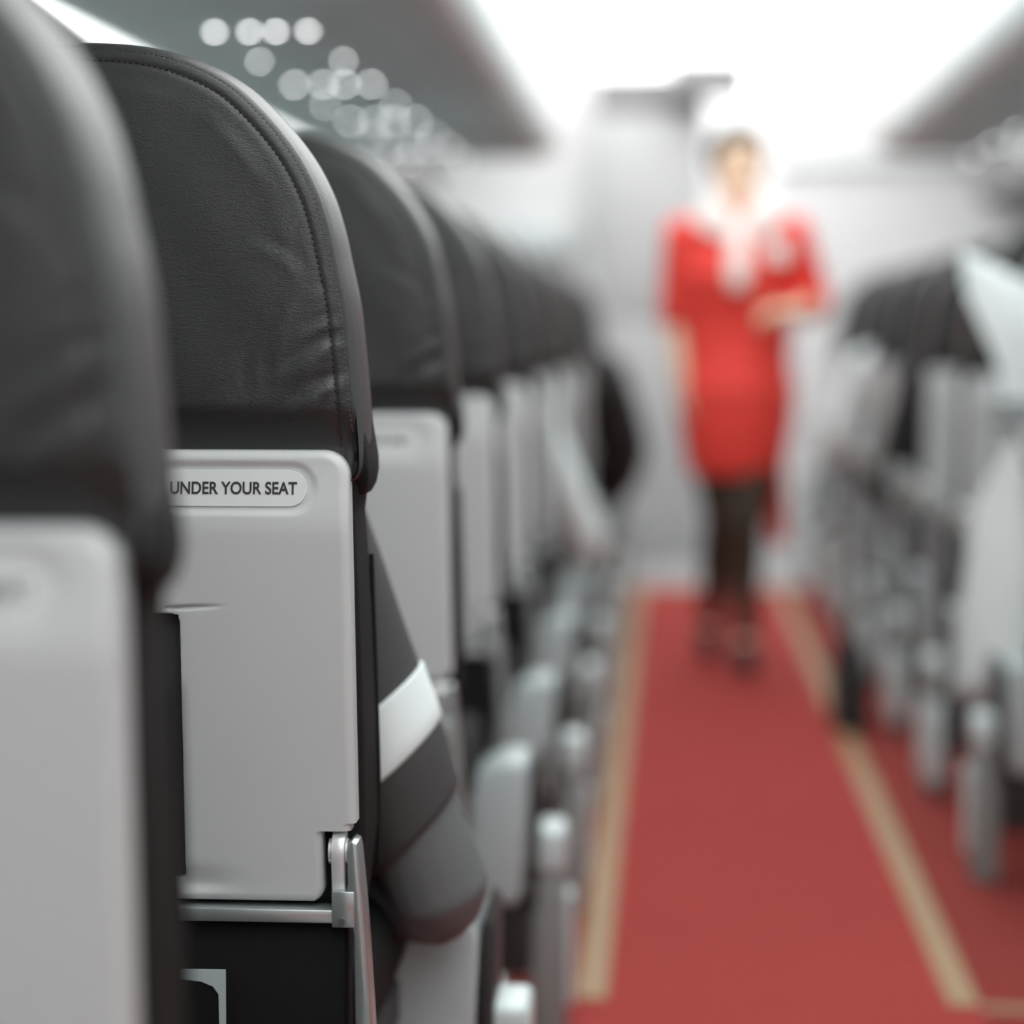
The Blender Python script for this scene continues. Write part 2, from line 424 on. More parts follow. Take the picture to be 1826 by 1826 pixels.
def make_headrest(parent):
    rings = []
    n = len(OUT)
    def inset_ring(d, y, wr=False):
        r = []
        for i, (x, z) in enumerate(OUT):
            X, Z = x - NRM[i][0] * d, z - NRM[i][1] * d
            yy = y
            if wr: yy += wrinkle(X, Z) * (1.0 if d > 0.015 else 0.6)
            if wr: yy += 0.015 * (1 - sstep(0.884, 0.922, Z))       # tucks in above the shell
            r.append((X, yy, Z))
        return r
    base = inset_ring(0.030, 0)
    # centre rings, from the middle out
    K = 34
    for k in range(1, K):
        t = k / K
        r = []
        for (x, _, z) in base:
            X, Z = HC[0] + (x - HC[0]) * t, HC[1] + (z - HC[1]) * t
            yy = -0.0085 - 0.004 * max(0, 1 - (X / 0.2) ** 2) * max(0, 1 - ((Z - 1.03) / 0.17) ** 2) + wrinkle(X, Z) + 0.0008 * math.sin(X * 60 + 2) * math.sin(Z * 45)
            yy += 0.015 * (1 - sstep(0.884, 0.922, Z))
            r.append((X, yy, Z))
        rings.append(r)
    for d, y in ((0.030, -0.0085), (0.024, -0.0080), (0.020, -0.0075), (0.0175, -0.0069), (0.0160, -0.0060), (0.0150, -0.0054), (0.0140, -0.0058), (0.0125, -0.0061),
                 (0.0105, -0.0060), (0.008, -0.0053), (0.0062, -0.0045), (0.0054, -0.0038), (0.0046, -0.0038), (0.003, -0.0025), (0.0015, 0.0)):
        rings.append(inset_ring(d, y, True))
    for d, y in ((0.001, 0.003), (-0.0005, 0.010), (-0.0015, 0.022), (-0.0025, 0.040), (-0.0022, 0.060), (-0.001, 0.078), (0.0, 0.090), (0.001, 0.092), (0.0, 0.094), (0.003, 0.104), (0.010, 0.112), (0.03, 0.118), (0.06, 0.12)):
        rings.append(inset_ring(d, y))
    mb = MB(); mb.loft(rings, cap=True)
    return mb.build('headrest', M['leather'], parent, angle=70)

def stitches(parent, d, y, mt, zmin, length, gap, rad):
    # short thread dashes along a line inset by d from the outline
    pts = []
    for i in range(len(full)):
        x, z = OUT[i][0] - NRM[i][0] * d, OUT[i][1] - NRM[i][1] * d
        if z > zmin: pts.append((x, z))
    pts = resample(pts, 0.0007); mb = MB()
    per = int((length + gap) / 0.0007); ln = int(length / 0.0007)
    for i in range(0, len(pts) - ln - 1, per):
        a, b = pts[i], pts[i + ln]
        mid = ((a[0] + b[0]) / 2, (a[1] + b[1]) / 2)
        yy = lambda p: y + wrinkle(*p) * 0.6 + 0.015 * (1 - sstep(0.884, 0.922, p[1]))
        mb.tube([(a[0], yy(a) + 0.0006, a[1]), (mid[0], yy(mid) - 0.0003, mid[1]), (b[0], yy(b) + 0.0006, b[1])], rad, 6)
    return mb.build('stitching', mt, parent)

# back shell as a height field
PZ0, PZ1, PW = 0.514, 0.884, 0.2195
def flare(z): return 1 + 0.026 * (PZ1 - z) / (PZ1 - PZ0)
def rbox(x, z, cx, cz, hx, hz, r):
    qx, qz = abs(x - cx) - hx + r, abs(z - cz) - hz + r
    return math.hypot(max(qx, 0), max(qz, 0)) + min(max(qx, qz), 0) - r
def panel_w(z):
    r = 0.021; wd = PW
    if z > PZ1 - r: wd = PW - r + math.sqrt(max(0, r * r - (z - PZ1 + r) ** 2))
    if z < 0.574:
        wd = 0.1925
        if z > 0.571: wd = 0.1925 + 0.003 * (z - 0.571) / 0.003
        if z < PZ0 + 0.012: wd = 0.1925 - 0.012 + math.sqrt(max(0, 0.012 ** 2 - (PZ0 + 0.012 - z) ** 2))
    elif z < 0.5800: wd = 0.2155
    return wd
RX, RZ0, RZ1 = 0.0815, 0.531, 0.752
def panel_y(x, z):      # x without the flare
    y = -0.016
    y += 0.0075 * sstep(0.815, 0.884, z) + 0.0035 * sstep(0.835, 0.81, z) * 0   # upper zone leans away
    y += 0.006 * (0.82 - z) / 0.3 if z < 0.82 else 0
    # rim
    d = min(panel_w(z) - abs(x), PZ1 - z, z - PZ0)
    if z > PZ1 - 0.021 and abs(x) > PW - 0.021: d = 0.021 - math.hypot(abs(x) - PW + 0.021, z - PZ1 + 0.021)
    r = 0.0075
    if d < r: y += r - math.sqrt(max(0, r * r - (r - max(d, 0)) ** 2))
    # label recess
    s_ = rbox(x, z, 0, 0.8535, 0.190, 0.0165, 0.0165)
    y += 0.0024 * (1 - sstep(-0.0005, 0.0065, s_))
    # central recess
    q = rbox(x, z, 0, (RZ0 + RZ1) / 2, RX, (RZ1 - RZ0) / 2, 0.008)
    y += 0.03 * (1 - sstep(-0.0025, 0.0, q))
    y += 0.0012 * math.exp(-max(q, 0) / 0.004)
    ax = abs(x)
    if RX - 0.01 < ax < 0.13:
        tp = 1 - sstep(0.085, 0.122, ax)
        zc = 0.7565 + 0.002 * (ax - RX) / 0.04
        y += 0.0032 * tp * math.exp(-((z - zc) / 0.0016) ** 2)
    if ax < 0.14 and z < 0.56:
        tp = 1 - sstep(0.075, 0.138, ax)
        y += 0.0045 * tp * sstep(0.519, 0.529, z) * (1 - sstep(0.529, 0.548, z))
    return y
def make_panel(parent):
    zs = []
    z = PZ0
    while z < PZ1:
        zs.append(z)
        if z < 0.530: z += 0.0009
        elif z < 0.534: z += 0.0005
        elif z < 0.568: z += 0.003
        elif z < 0.584: z += 0.001
        elif z < 0.742: z += 0.004
        elif z < 0.765: z += 0.0007
        elif z < 0.826: z += 0.003
        else: z += 0.0010
    zs += [PZ1 - 0.0003, PZ1 - 1e-5]
    zs = sorted(set(zs + [0.5739, 0.57401]))
    us = []
    def add(a, b, n):
        for i in range(n): us.append(lerp(a, b, i / n))
    # fractions measured as distance classes: inner fixed columns then edge columns
    inner = []
    x = 0
    while x < 0.17: inner.append(x); x += (0.0006 if 0.0775 < x < 0.084 else 0.0035 if x < 0.165 else 0.002)
    ne = 46
    verts, faces = [], []
    ncol = None
    for z in zs:
        wv = panel_w(z); row = []
        half_row = list(inner)
        for i in range(ne + 1):
            t = i / ne; half_row.append(lerp(0.17, wv, 1 - (1 - t) ** 1.5))
        xs = [-v for v in half_row[::-1]][:-1] + half_row
        ncol = len(xs)
        for xx in xs: verts.append((xx * flare(z), panel_y(xx, z), z))
    # border going in (thickness)
    nr = len(zs)
    for i in range(nr - 1):
        for j in range(ncol - 1):
            a = i * ncol + j; faces.append((a, a + 1, a + ncol + 1, a + ncol))
    border = [j for j in range(ncol)] + [i * ncol + ncol - 1 for i in range(1, nr)] + [(nr - 1) * ncol + j for j in range(ncol - 2, -1, -1)] + [i * ncol for i in range(nr - 2, 0, -1)]
    off = len(verts)
    for b in border: verts.append((verts[b][0], 0.012, verts[b][2]))
    nbd = len(border)
    for k in range(nbd):
        k2 = (k + 1) % nbd; faces.append((border[k], border[k2], off + k2, off + k))
    return obj('back_panel', verts, faces, M['panel'], parent, angle=60)

def stadium(cx, cz, hx, r, n=14):
    p = []
    for i in range(n + 1):
        a = -math.pi / 2 + math.pi * i / n; p.append((cx + hx - r + r * math.cos(a), cz + r * math.sin(a)))
    for i in range(n + 1):
        a = math.pi / 2 + math.pi * i / n; p.append((cx - hx + r + r * math.cos(a), cz + r * math.sin(a)))
    return p

def make_text(parent, y):
    cu = bpy.data.curves.new('lettering', 'FONT'); cu.body = 'UNDER YOUR SEAT'
    cu.size = 0.0155; cu.align_x = 'RIGHT'; cu.offset = 0.0003; cu.extrude = 0.0001; cu.space_character = 1.0
    t = bpy.data.objects.new('tmp', cu); COL.objects.link(t)
    dg = bpy.context.evaluated_depsgraph_get(); dg.update()
    me = bpy.data.meshes.new_from_object(t.evaluated_get(dg)); bpy.data.objects.remove(t)
    xs = [v.co.x for v in me.vertices]; ys = [v.co.y for v in me.vertices]
    w0, w1, h0, h1 = min(xs), max(xs), min(ys), max(ys)
    tw, th = 0.1035, 0.0102            # width and height of the line of capitals
    for v in me.vertices:
        x = (v.co.x - w1) / (w1 - w0) * tw + 0.1785
        z = (v.co.y - h0) / (h1 - h0) * th + 0.8487
        v.co = (x, y + v.co.z, z)
    me.name = 'lettering'; me.materials.clear(); me.materials.append(M['ink'])
    return link(bpy.data.objects.new('lettering', me), parent)

def make_seat(name, loc, s, label, group, armrest=False):
    """s = +1: the aisle is on the seat's +x side, s = -1: on its -x side"""
    e = empty(name, loc, label, 'seat', group)
    hd = make_headrest(e)
    stitches(hd, 0.0150, -0.0060, M['thread'], 0.886, 0.0034, 0.0016, 0.00055)
    stitches(hd, 0.0054, -0.0042, M['thread_light'], 0.895, 0.0022, 0.0022, 0.00035)
    # hem flaps of the head cover at both sides
    for q in (1, -1):
        rings = []
        for z, xo, y0, y1 in ((0.844, 0.222, 0.040, 0.078), (0.846, 0.2275, 0.030, 0.088), (0.853, 0.2305, 0.020, 0.098), (0.864, 0.2322, 0.012, 0.102), (0.876, 0.2318, 0.010, 0.102), (0.89, 0.2298, 0.010, 0.100), (0.905, 0.2275, 0.012, 0.098), (0.925, 0.2245, 0.016, 0.094), (0.945, 0.2195, 0.022, 0.088), (0.96, 0.212, 0.03, 0.08)):
            rings.append([(q * x, y, z) for x, y in rr(0.195, xo, y0, y1, min(0.013, (xo - 0.195) / 2.2))])
        mb = MB().loft(rings); mb.build('cover_hem', M['leather_side'], e, angle=60)
    # lower back cushion
    rings = []
    for z, wd, y0, y1 in ((0.475, 0.195, 0.03, 0.09), (0.480, 0.212, 0.018, 0.098), (0.50, 0.222, 0.010, 0.105), (0.56, 0.2285, 0.006, 0.115), (0.65, 0.2275, 0.006, 0.115), (0.75, 0.2245, 0.006, 0.11), (0.83, 0.2205, 0.006, 0.105), (0.86, 0.2245, 0.007, 0.10), (0.875, 0.220, 0.012, 0.095)):
        rings.append([(x, y, z) for x, y in rr(-wd, wd, y0, y1, 0.018)])
    rs2 = []
    for a, b in zip(rings, rings[1:]):
        for t in (0, 0.34, 0.67): rs2.append([tuple(lerp(p[c], q[c], t) for c in range(3)) for p, q in zip(a, b)])
    rs2.append(rings[-1])
    bc = MB().loft(rs2).build('back_cushion', M['leather_side'], e, angle=70)
    MB().tube([(0.2225, 0.022, 0.86), (0.2305, 0.1045, 0.80)][:0] + [(0.2215 + 0.007 * min(1, (0.86 - z) / 0.25), 0.102, z) for z in [0.79 - 0.027 * i for i in range(11)]], 0.0022, 8).build('piping', M['leather_side'], bc)
    pn = make_panel(e)
    MB().prism(stadium(0, 0.8535, 0.1885, 0.0150), 'y', -0.0155, -0.0122, 0.0004, 1).build('placard', M['sticker'], pn) if False else None
    pl = MB()
    st = stadium(0, 0.8535, 0.1862, 0.0146)
    pya, pyb = panel_y(0.0, 0.8385) - 0.0006, panel_y(0.0, 0.8685) - 0.0006
    def py(z): return pya + (pyb - pya) * (z - 0.8385) / 0.030 - 0.0004
    V = []; n = len(st)
    for (x, z) in st: V.append((x * flare(z), py(z) + 0.0014, z))
    for (x, z) in st: V.append((x * flare(z) * 0.999, py(z), 0.8535 + (z - 0.8535) * 0.985))
    F = [(i, (i + 1) % n, n + (i + 1) % n, n + i) for i in range(n)] + [tuple(range(n, 2 * n))]
    obj('placard', V, F, M['sticker'], pn, smooth=False)
    tx = make_text(pn, 0)
    for v in tx.data.vertices: v.co.y = py(v.co.z) - 0.0004 + v.co.y
    # dark lining of the recess
    MB().prism([(x * flare(z), z) for x, z in rr(-RX + 0.001, RX - 0.001, RZ0 + 0.001, RZ1 - 0.001, 0.007)], 'y', 0.001, 0.0115).build('recess_lining', M['recess'], e)
    # tray bar, brackets, pivots and arms
    MB().box(-0.207, 0.207, -0.018, 0.006, 0.4995, 0.5105, 0.0012, 2).build('tray_bar', M['metal'], e)
    for q in (1, -1):
        br = MB().box(*sorted((q * 0.2055, q * 0.2245)), -0.020, 0.012, 0.4965, 0.5265, 0.0014, 2).build('bracket', M['metal'], e)
        MB().loft([ring((q * 0.214, y, 0.5025), (0, 1, 0), 0.0025, 0.0025, 14) for y in (-0.0225, -0.019)]).build('screw', M['metal_dark'], br)
        # pivot : a round eye on a strap
        pv = MB()
        out = [(-0.0135 + 0.0, 0.515)]
        eye = [(0.0 + 0.015 * math.cos(R(a)), 0.5545 + 0.018 * math.sin(R(a))) for a in range(-20, 201, 20)]
        strap = [(0.010, 0.515)] + eye + [(-0.010, 0.515)]
        pv.prism(strap, 'x', *sorted((q * 0.2045, q * 0.2155)), 0.0012, 2)
        pv.loft([ring((q * x, 0, 0.5555), (1, 0, 0), 0.0105, 0.0105, 20, (0, 1, 0)) for x in (0.2015, 0.2172)])
        pv.build('tray_pivot', M['glint_metal'], e)
        prof = [(0.2185, 0.560), (0.2195, 0.5655), (0.2225, 0.5675), (0.2262, 0.5655), (0.2275, 0.560), (0.2315, 0.515), (0.2345, 0.47), (0.2385, 0.40), (0.242, 0.30), (0.222, 0.30), (0.2245, 0.40), (0.2235, 0.49), (0.2190, 0.515)]
        MB().prism([(q * x, z) for x, z in prof], 'y', -0.019, 0.012, 0.0016, 2).build('tray_arm', M['metal'], e)
    # pocket under the tray bar
    rg = []
    for z, y in ((0.4985, -0.004), (0.49, -0.008), (0.42, -0.012), (0.34, -0.014), (0.27, -0.010), (0.25, 0.0)):
        rg.append([(x, yy, z) for x, yy in rr(-0.216, 0.216, y, 0.03, 0.006 if z < .49 else .004)])
    MB().loft(rg).build('seat_pocket', M['black'], e)
    # seat pan and cushion
    MB().box(-0.222, 0.222, 0.085, 0.555, 0.345, 0.445, 0.035, 5).build('seat_cushion', M['leather_side'], e)
    fr = MB().box(-0.215, 0.215, 0.03, 0.52, 0.30, 0.344, 0.006)
    fr.box(-0.21, 0.21, 0.012, 0.06, 0.28, 0.48, 0.005)
    fr.build('seat_frame', M['shroud_dark'], e)
    # grey side cover on the aisle side
    a, b = 0.200, 0.283
    prof = [(a + 0.02, 0.215), (b - 0.012, 0.205), (b, 0.222), (b + 0.006, 0.30), (b + 0.010, 0.385), (b + 0.004, 0.400), (b - 0.02, 0.402), (a + 0.045, 0.396), (a + 0.018, 0.380), (a + 0.006, 0.35), (a, 0.25), (a + 0.005, 0.225)]
    sh = MB().prism([(s * x, z) for x, z in prof], 'y', 0.36, 0.50, 0.008, 3).build('side_cover', M['shroud'], e)
    MB().prism([(s * x, z) for x, z in [(b + 0.0105, 0.20), (b + 0.019, 0.20), (b + 0.025, 0.39), (b + 0.016, 0.405), (b + 0.0125, 0.39)]], 'y', 0.372, 0.50, 0.002).build('trim_edge', M['shroud_dark'], sh)
    MB().prism([(s * x, z) for x, z in [(b - 0.004, 0.10), (b + 0.008, 0.10), (b + 0.010, 0.200), (b - 0.008, 0.200), (a + 0.04, 0.196), (a + 0.03, 0.10)]], 'y', 0.40, 0.50, 0.004).build('lower_cover', M['shroud_dark'], sh)
    # outer leg
    lg = MB().box(*sorted((s * 0.292, s * 0.338)), 0.42, 0.50, 0.0, 0.238, 0.006).build('leg', M['leg'], e)
    MB().box(*sorted((s * 0.290, s * 0.340)), 0.415, 0.505, 0.2385, 0.30, 0.010).build('leg_cap', M['legcap'], lg)
    MB().box(*sorted((s * 0.3395, s * 0.349)), 0.43, 0.49, 0.05, 0.205, 0.003).build('leg_strip', M['legcap'], lg)
    MB().box(*sorted((s * 0.255, s * 0.295)), 0.43, 0.49, 0.215, 0.245, 0.004).build('leg_bracket', M['metal_dark'], e)
    if armrest:
        MB().box(*sorted((s * 0.298, s * 0.342)), 0.400, 0.4185, 0.03, 0.200, 0.006).build('leg_plate', M['legcap'], lg)
    # rear leg with a round head
    rl = MB().tube([(s * 0.262, 0.03, 0.0), (s * 0.262, 0.03, 0.20)], 0.017, 16)
    rl.box(*sorted((s * 0.235, s * 0.285)), 0.01, 0.06, 0.12, 0.205, 0.008)
    rl.build('leg', M['metal'], e)
    MB().loft(ell_rings((s * 0.262, 0.03, 0.262), 0.015, 0.015, 0.018)).build('leg_knob', M['legcap'], e)
    MB().tube([(s * 0.262, 0.03, 0.19), (s * 0.262, 0.03, 0.256)], 0.008, 12).build('knob_stem', M['metal_dark'], e)
    # inner leg
    MB().box(*sorted((s * -0.14, s * -0.10)), 0.10, 0.16, 0.0, 0.30, 0.005).build('leg', M['metal_dark'], e)
    MB().box(*sorted((s * -0.14, s * -0.10)), 0.42, 0.48, 0.0, 0.30, 0.005).build('leg', M['metal_dark'], e)
    if armrest:
        pr = [(0.11, 0.56), (0.10, 0.60), (0.12, 0.625), (0.46, 0.615), (0.505, 0.60), (0.51, 0.575), (0.48, 0.56), (0.20, 0.565)]
        ar = MB().prism(pr, 'x', *sorted((s * 0.240, s * 0.292)), 0.010, 3).build('armrest', M['leg'], e)
        MB().prism([(0.085, 0.445), (0.085, 0.60), (0.13, 0.60), (0.14, 0.56), (0.16, 0.445)], 'x', *sorted((s * 0.250, s * 0.282)), 0.003).build('armrest_support', M['metal'], ar)
        MB().loft([ring((s * x, 0.12, 0.585), (1, 0, 0), 0.017, 0.017, 18, (0, 1, 0)) for x in (0.235, 0.297)]).build('armrest_pivot', M['legcap'], ar)
        MB().box(*sorted((s * 0.232, s * 0.245)), 0.10, 0.50, 0.36, 0.44, 0.004).build('side_rail', M['metal_dark'], e)
    return e

LX, RXC = -0.475, 0.885
rowsL = [1.08, 1.795, 2.605, 3.31, 4.12, 4.87, 5.62, 6.37, 7.12, 7.87, 8.60]
labL = ['nearest dark leather aircraft seat, out of focus and cut off by the left edge',
        'sharply focused dark leather aircraft seat whose shell reads UNDER YOUR SEAT',
        'dark leather aircraft seat directly ahead of the sharply focused one on the left',
        'blurred dark aircraft seat, third ahead counting from the sharp one as first, on the left',
        'blurred dark aircraft seat, fourth counting from the sharp one as first, on the left',
        'blurred dark left aircraft seat holding the passenger with the white sleeve',
        'blurred dark left aircraft seat just beyond the passenger with the white sleeve',
        'blurred dark left aircraft seat second beyond the passenger with the white sleeve',
        'blurred dark left aircraft seat holding the dark clothed passenger leaning into the aisle',
        'second farthest aircraft seat of the left row, just beyond the leaning dark passenger',
        'farthest dark aircraft seat of the left row']
GL = 'aircraft seats along the left of the aisle'
protoL = None
for y, lb in zip(rowsL, labL):
    if protoL is None:
        protoL = make_seat('aircraft_seat', (LX, y, 0), 1, lb, GL); seat = protoL
    else:
        seat = copy_tree(protoL); seat.location = (LX, y, 0); seat['label'] = lb
protoL.location.x = -0.487          # the nearest seat stands a touch further out
rowsR = [3.55, 4.30, 5.05, 5.80, 6.55, 7.30, 8.05, 8.80]
labR = ['nearest right aircraft seat, only its pale outer leg showing at the right edge',
        'right aircraft seat behind the white newspaper, cut off by the right edge',
        'right aircraft seat just past the white newspaper, mostly hidden by it',
        'blurred right aircraft seat with pale back shell, holding the black sleeved passenger',
        'blurred right aircraft seat just beyond the black sleeved passenger',
        'blurred right aircraft seat holding the white sleeved passenger',
        'blurred right aircraft seat just beyond the white sleeved passenger',
        'farthest dark aircraft seat of the right row']
GR = 'aircraft seats along the right of the aisle'
protoR = None
for y, lb in zip(rowsR, labR):
    if y < 4:
        make_seat('aircraft_seat', (RXC, y, 0), -1, lb, GR)      # its armrest is folded up
    elif protoR is None:
        protoR = make_seat('aircraft_seat', (RXC, y, 0), -1, lb, GR, True)
    else:
        seat = copy_tree(protoR); seat.location = (RXC, y, 0); seat['label'] = lb

# card in the pocket of the sharp seat
by = rowsL[1]
e = empty('safety_card', (LX, by - 0.021, 0.30), 'black card with thin pale border in the pocket of the sharply focused seat', 'card')
MB().box(-0.075, 0.1145, 0.0, 0.0015, 0.0, 0.1585, 0.0004, 1).build('cover', M['black'], e)
bd = MB()
bd.prism([(-0.078, 0.1545), (0.06, 0.1545), (0.075, 0.1525), (0.098, 0.1505), (0.108, 0.1465), (0.1125, 0.140), (0.1140, 0.0), (0.1175, 0.0), (0.1185, 0.1605), (-0.078, 0.1600)], 'y', -0.0012, 0.0002)
bd.prism([(-0.078, 0.0), (-0.075, 0.0), (-0.075, 0.1545), (-0.078, 0.1600)], 'y', -0.0012, 0.0002)
bd.build('border', M['shroud'], e)

# ------------------------------------------------------------------ people
def limb(mb, pts, rad, n=16, flat=1.0, ref=(1, 0, 0)):
    P = [Vector(p) for p in pts]; rings = []
    # subdivide for smooth bends
    Q, W = [], []
    for i in range(len(P) - 1):
        for k in range(4):
            t = k / 4
            p0 = P[max(0, i - 1)]; p1 = P[i]; p2 = P[i + 1]; p3 = P[min(len(P) - 1, i + 2)]
            q = 0.5 * (2 * p1 + (p2 - p0) * t + (2 * p0 - 5 * p1 + 4 * p2 - p3) * t * t + (3 * p1 - p0 - 3 * p2 + p3) * t ** 3)
            Q.append(q); W.append(lerp(rad[i], rad[i + 1], t))
    Q.append(P[-1]); W.append(rad[-1])
    for i, q in enumerate(Q):
        d = Q[min(i + 1, len(Q) - 1)] - Q[max(i - 1, 0)]
        rings.append(ring(q, d, W[i], W[i] * flat, n, ref))
    # rounded ends
    d0 = (Q[1] - Q[0]).normalized(); d1 = (Q[-1] - Q[-2]).normalized()
    rings = [ring(Q[0] - d0 * W[0] * 0.6, d0, W[0] * 0.6, W[0] * 0.6 * flat, n, ref)] + rings + [ring(Q[-1] + d1 * W[-1] * 0.6, d1, W[-1] * 0.6, W[-1] * 0.6 * flat, n, ref)]
    mb.loft(rings)

def hand(mb, wrist, direction, palm_n, size=0.17, curl=0.5, side=1):
    w = Vector(wrist); d = Vector(direction).normalized(); pn = Vector(palm_n)
    pn = (pn - d * pn.dot(d)).normalized(); sd = d.cross(pn) * side
    L = size
    limb(mb, [w - d * 0.01, w + d * L * 0.25, w + d * L * 0.45], [L * 0.15, L * 0.21, L * 0.22], 14, 0.42, tuple(sd))
    for k, (off, ln) in enumerate(((-0.165, 0.40), (-0.055, 0.46), (0.055, 0.43), (0.16, 0.34))):
        b = w + d * L * 0.45 + sd * L * off
        a1 = curl * 0.6; a2 = curl * 1.5
        p1 = b + (d * math.cos(a1) + pn * math.sin(a1)) * L * ln * 0.5
        p2 = p1 + (d * math.cos(a2) + pn * math.sin(a2)) * L * ln * 0.3
        p3 = p2 + (d * math.cos(a2 * 1.3) + pn * math.sin(a2 * 1.3)) * L * ln * 0.22
        limb(mb, [b - d * 0.01, p1, p2, p3], [L * 0.052, L * 0.048, L * 0.043, L * 0.036], 8)
    b = w + d * L * 0.12 - sd * L * 0.16
    t1 = b + (d * 0.6 - sd * 0.7 + pn * 0.3).normalized() * L * 0.24
    t2 = t1 + (d * 0.9 - sd * 0.2 + pn * 0.4).normalized() * L * 0.2
    limb(mb, [b + sd * 0.01, t1, t2], [L * 0.07, L * 0.058, L * 0.045], 8)

def head_mesh(mb, c, sc=1.0, face=-1, turn=0.0):
    """skull, jaw, nose, ears; face = -1 looks to -y, +1 looks to +y"""
    rot = Matrix.Rotation(turn, 3, 'Z')
    def T(x, y, z): return Vector(c) + rot @ Vector((x * sc, y * sc * -face, z * sc))
    rings = []
    prof = [(-0.112, 0.020, 0.030, -0.052), (-0.105, 0.034, 0.045, -0.042), (-0.09, 0.046, 0.062, -0.028), (-0.065, 0.057, 0.078, -0.012), (-0.03, 0.066, 0.090, -0.002),
            (0.0, 0.071, 0.095, 0.0), (0.035, 0.073, 0.097, 0.003), (0.065, 0.067, 0.088, 0.004), (0.09, 0.050, 0.065, 0.004), (0.104, 0.026, 0.034, 0.004)]
    for z, rx, ry, yo in prof:
        rings.append([T(rx * math.cos(2 * math.pi * k / 24), yo + ry * math.sin(2 * math.pi * k / 24), z) for k in range(24)])
    mb.loft(rings)
    mb.loft([[T(x, y, z) for x, y, z in ((-w_, -0.088, zz), (w_, -0.088, zz), (0, -0.088 - dp, zz))] for zz, w_, dp in ((-0.042, 0.014, 0.010), (-0.034, 0.015, 0.026), (-0.02, 0.010, 0.018), (0.006, 0.006, 0.006))])
    for q in (1, -1):
        mb.loft([[T(q * (0.067 + 0.012 * t), 0.008 + 0.014 * (1 - 0.3 * t) * math.cos(2 * math.pi * k / 12) + 0.006 * t, -0.010 + 0.030 * (1 - 0.2 * t) * math.sin(2 * math.pi * k / 12)) for k in range(12)] for t in (0, 1)])
    return T

def face_features(T, parent):
    for q in (1, -1):
        p = T(q * 0.031, -0.0835, 0.002)
        MB().loft(ell_rings(p, 0.011, 0.006, 0.006, 12, 8)).build('eye', M['eye'], parent)
        a, b, cc = T(q * 0.016, -0.090, 0.021), T(q * 0.032, -0.0895, 0.026), T(q * 0.047, -0.078, 0.019)
        MB().tube([a, b, cc], [0.002, 0.0028, 0.0015], 8).build('eyebrow', M['hair'], parent)
    MB().tube([T(-0.022, -0.080, -0.066), T(-0.008, -0.088, -0.063), T(0.008, -0.088, -0.063), T(0.022, -0.080, -0.066)], [0.002, 0.005, 0.005, 0.002], 8).build('lips', M['lips'], parent)

def hair_cap(T, parent, low=0.0, bun=False, vol=1.0):
    mb = MB(); rings = []
    for z, sc, yo in ((-0.085 + low, 0.0, 0), (-0.06 + low, 0.85, 0.022), (-0.02, 1.02, 0.018), (0.03, 1.05, 0.012), (0.062, 1.03, 0.008), (0.092, 0.85, 0.006), (0.108, 0.55, 0.006), (0.114, 0.2, 0.006)):
        if sc == 0: continue
        base = interp(z, [(-0.1, 0.05), (-0.03, 0.066), (0.035, 0.076), (0.065, 0.074), (0.09, 0.068), (0.12, 0.06)])
        r = []
        for k in range(24):
            a = 2 * math.pi * k / 24
            y = yo + base * 1.32 * sc * math.sin(a)
            if z < 0.05: y = max(y, interp(z, [(-0.1, 0.02), (0.0, -0.01), (0.05, -0.055)]))
            r.append(T(vol * base * sc * 1.03 * math.cos(a), y * vol, z * (1 + (vol - 1) * 1.3)))
        rings.append(r)
    mb.loft(rings)
    if bun: mb.loft([[T(0.034 * math.cos(t) * math.cos(2 * math.pi * k / 16), 0.115 + 0.028 * math.sin(t), 0.03 + 0.034 * math.cos(t) * math.sin(2 * math.pi * k / 16)) for k in range(16)] for t in (-1.4, -0.9, -0.45, 0, 0.45, 0.9, 1.4)])
    return remeshed('hair', mb, 0.005, M['hair'], parent, 3)

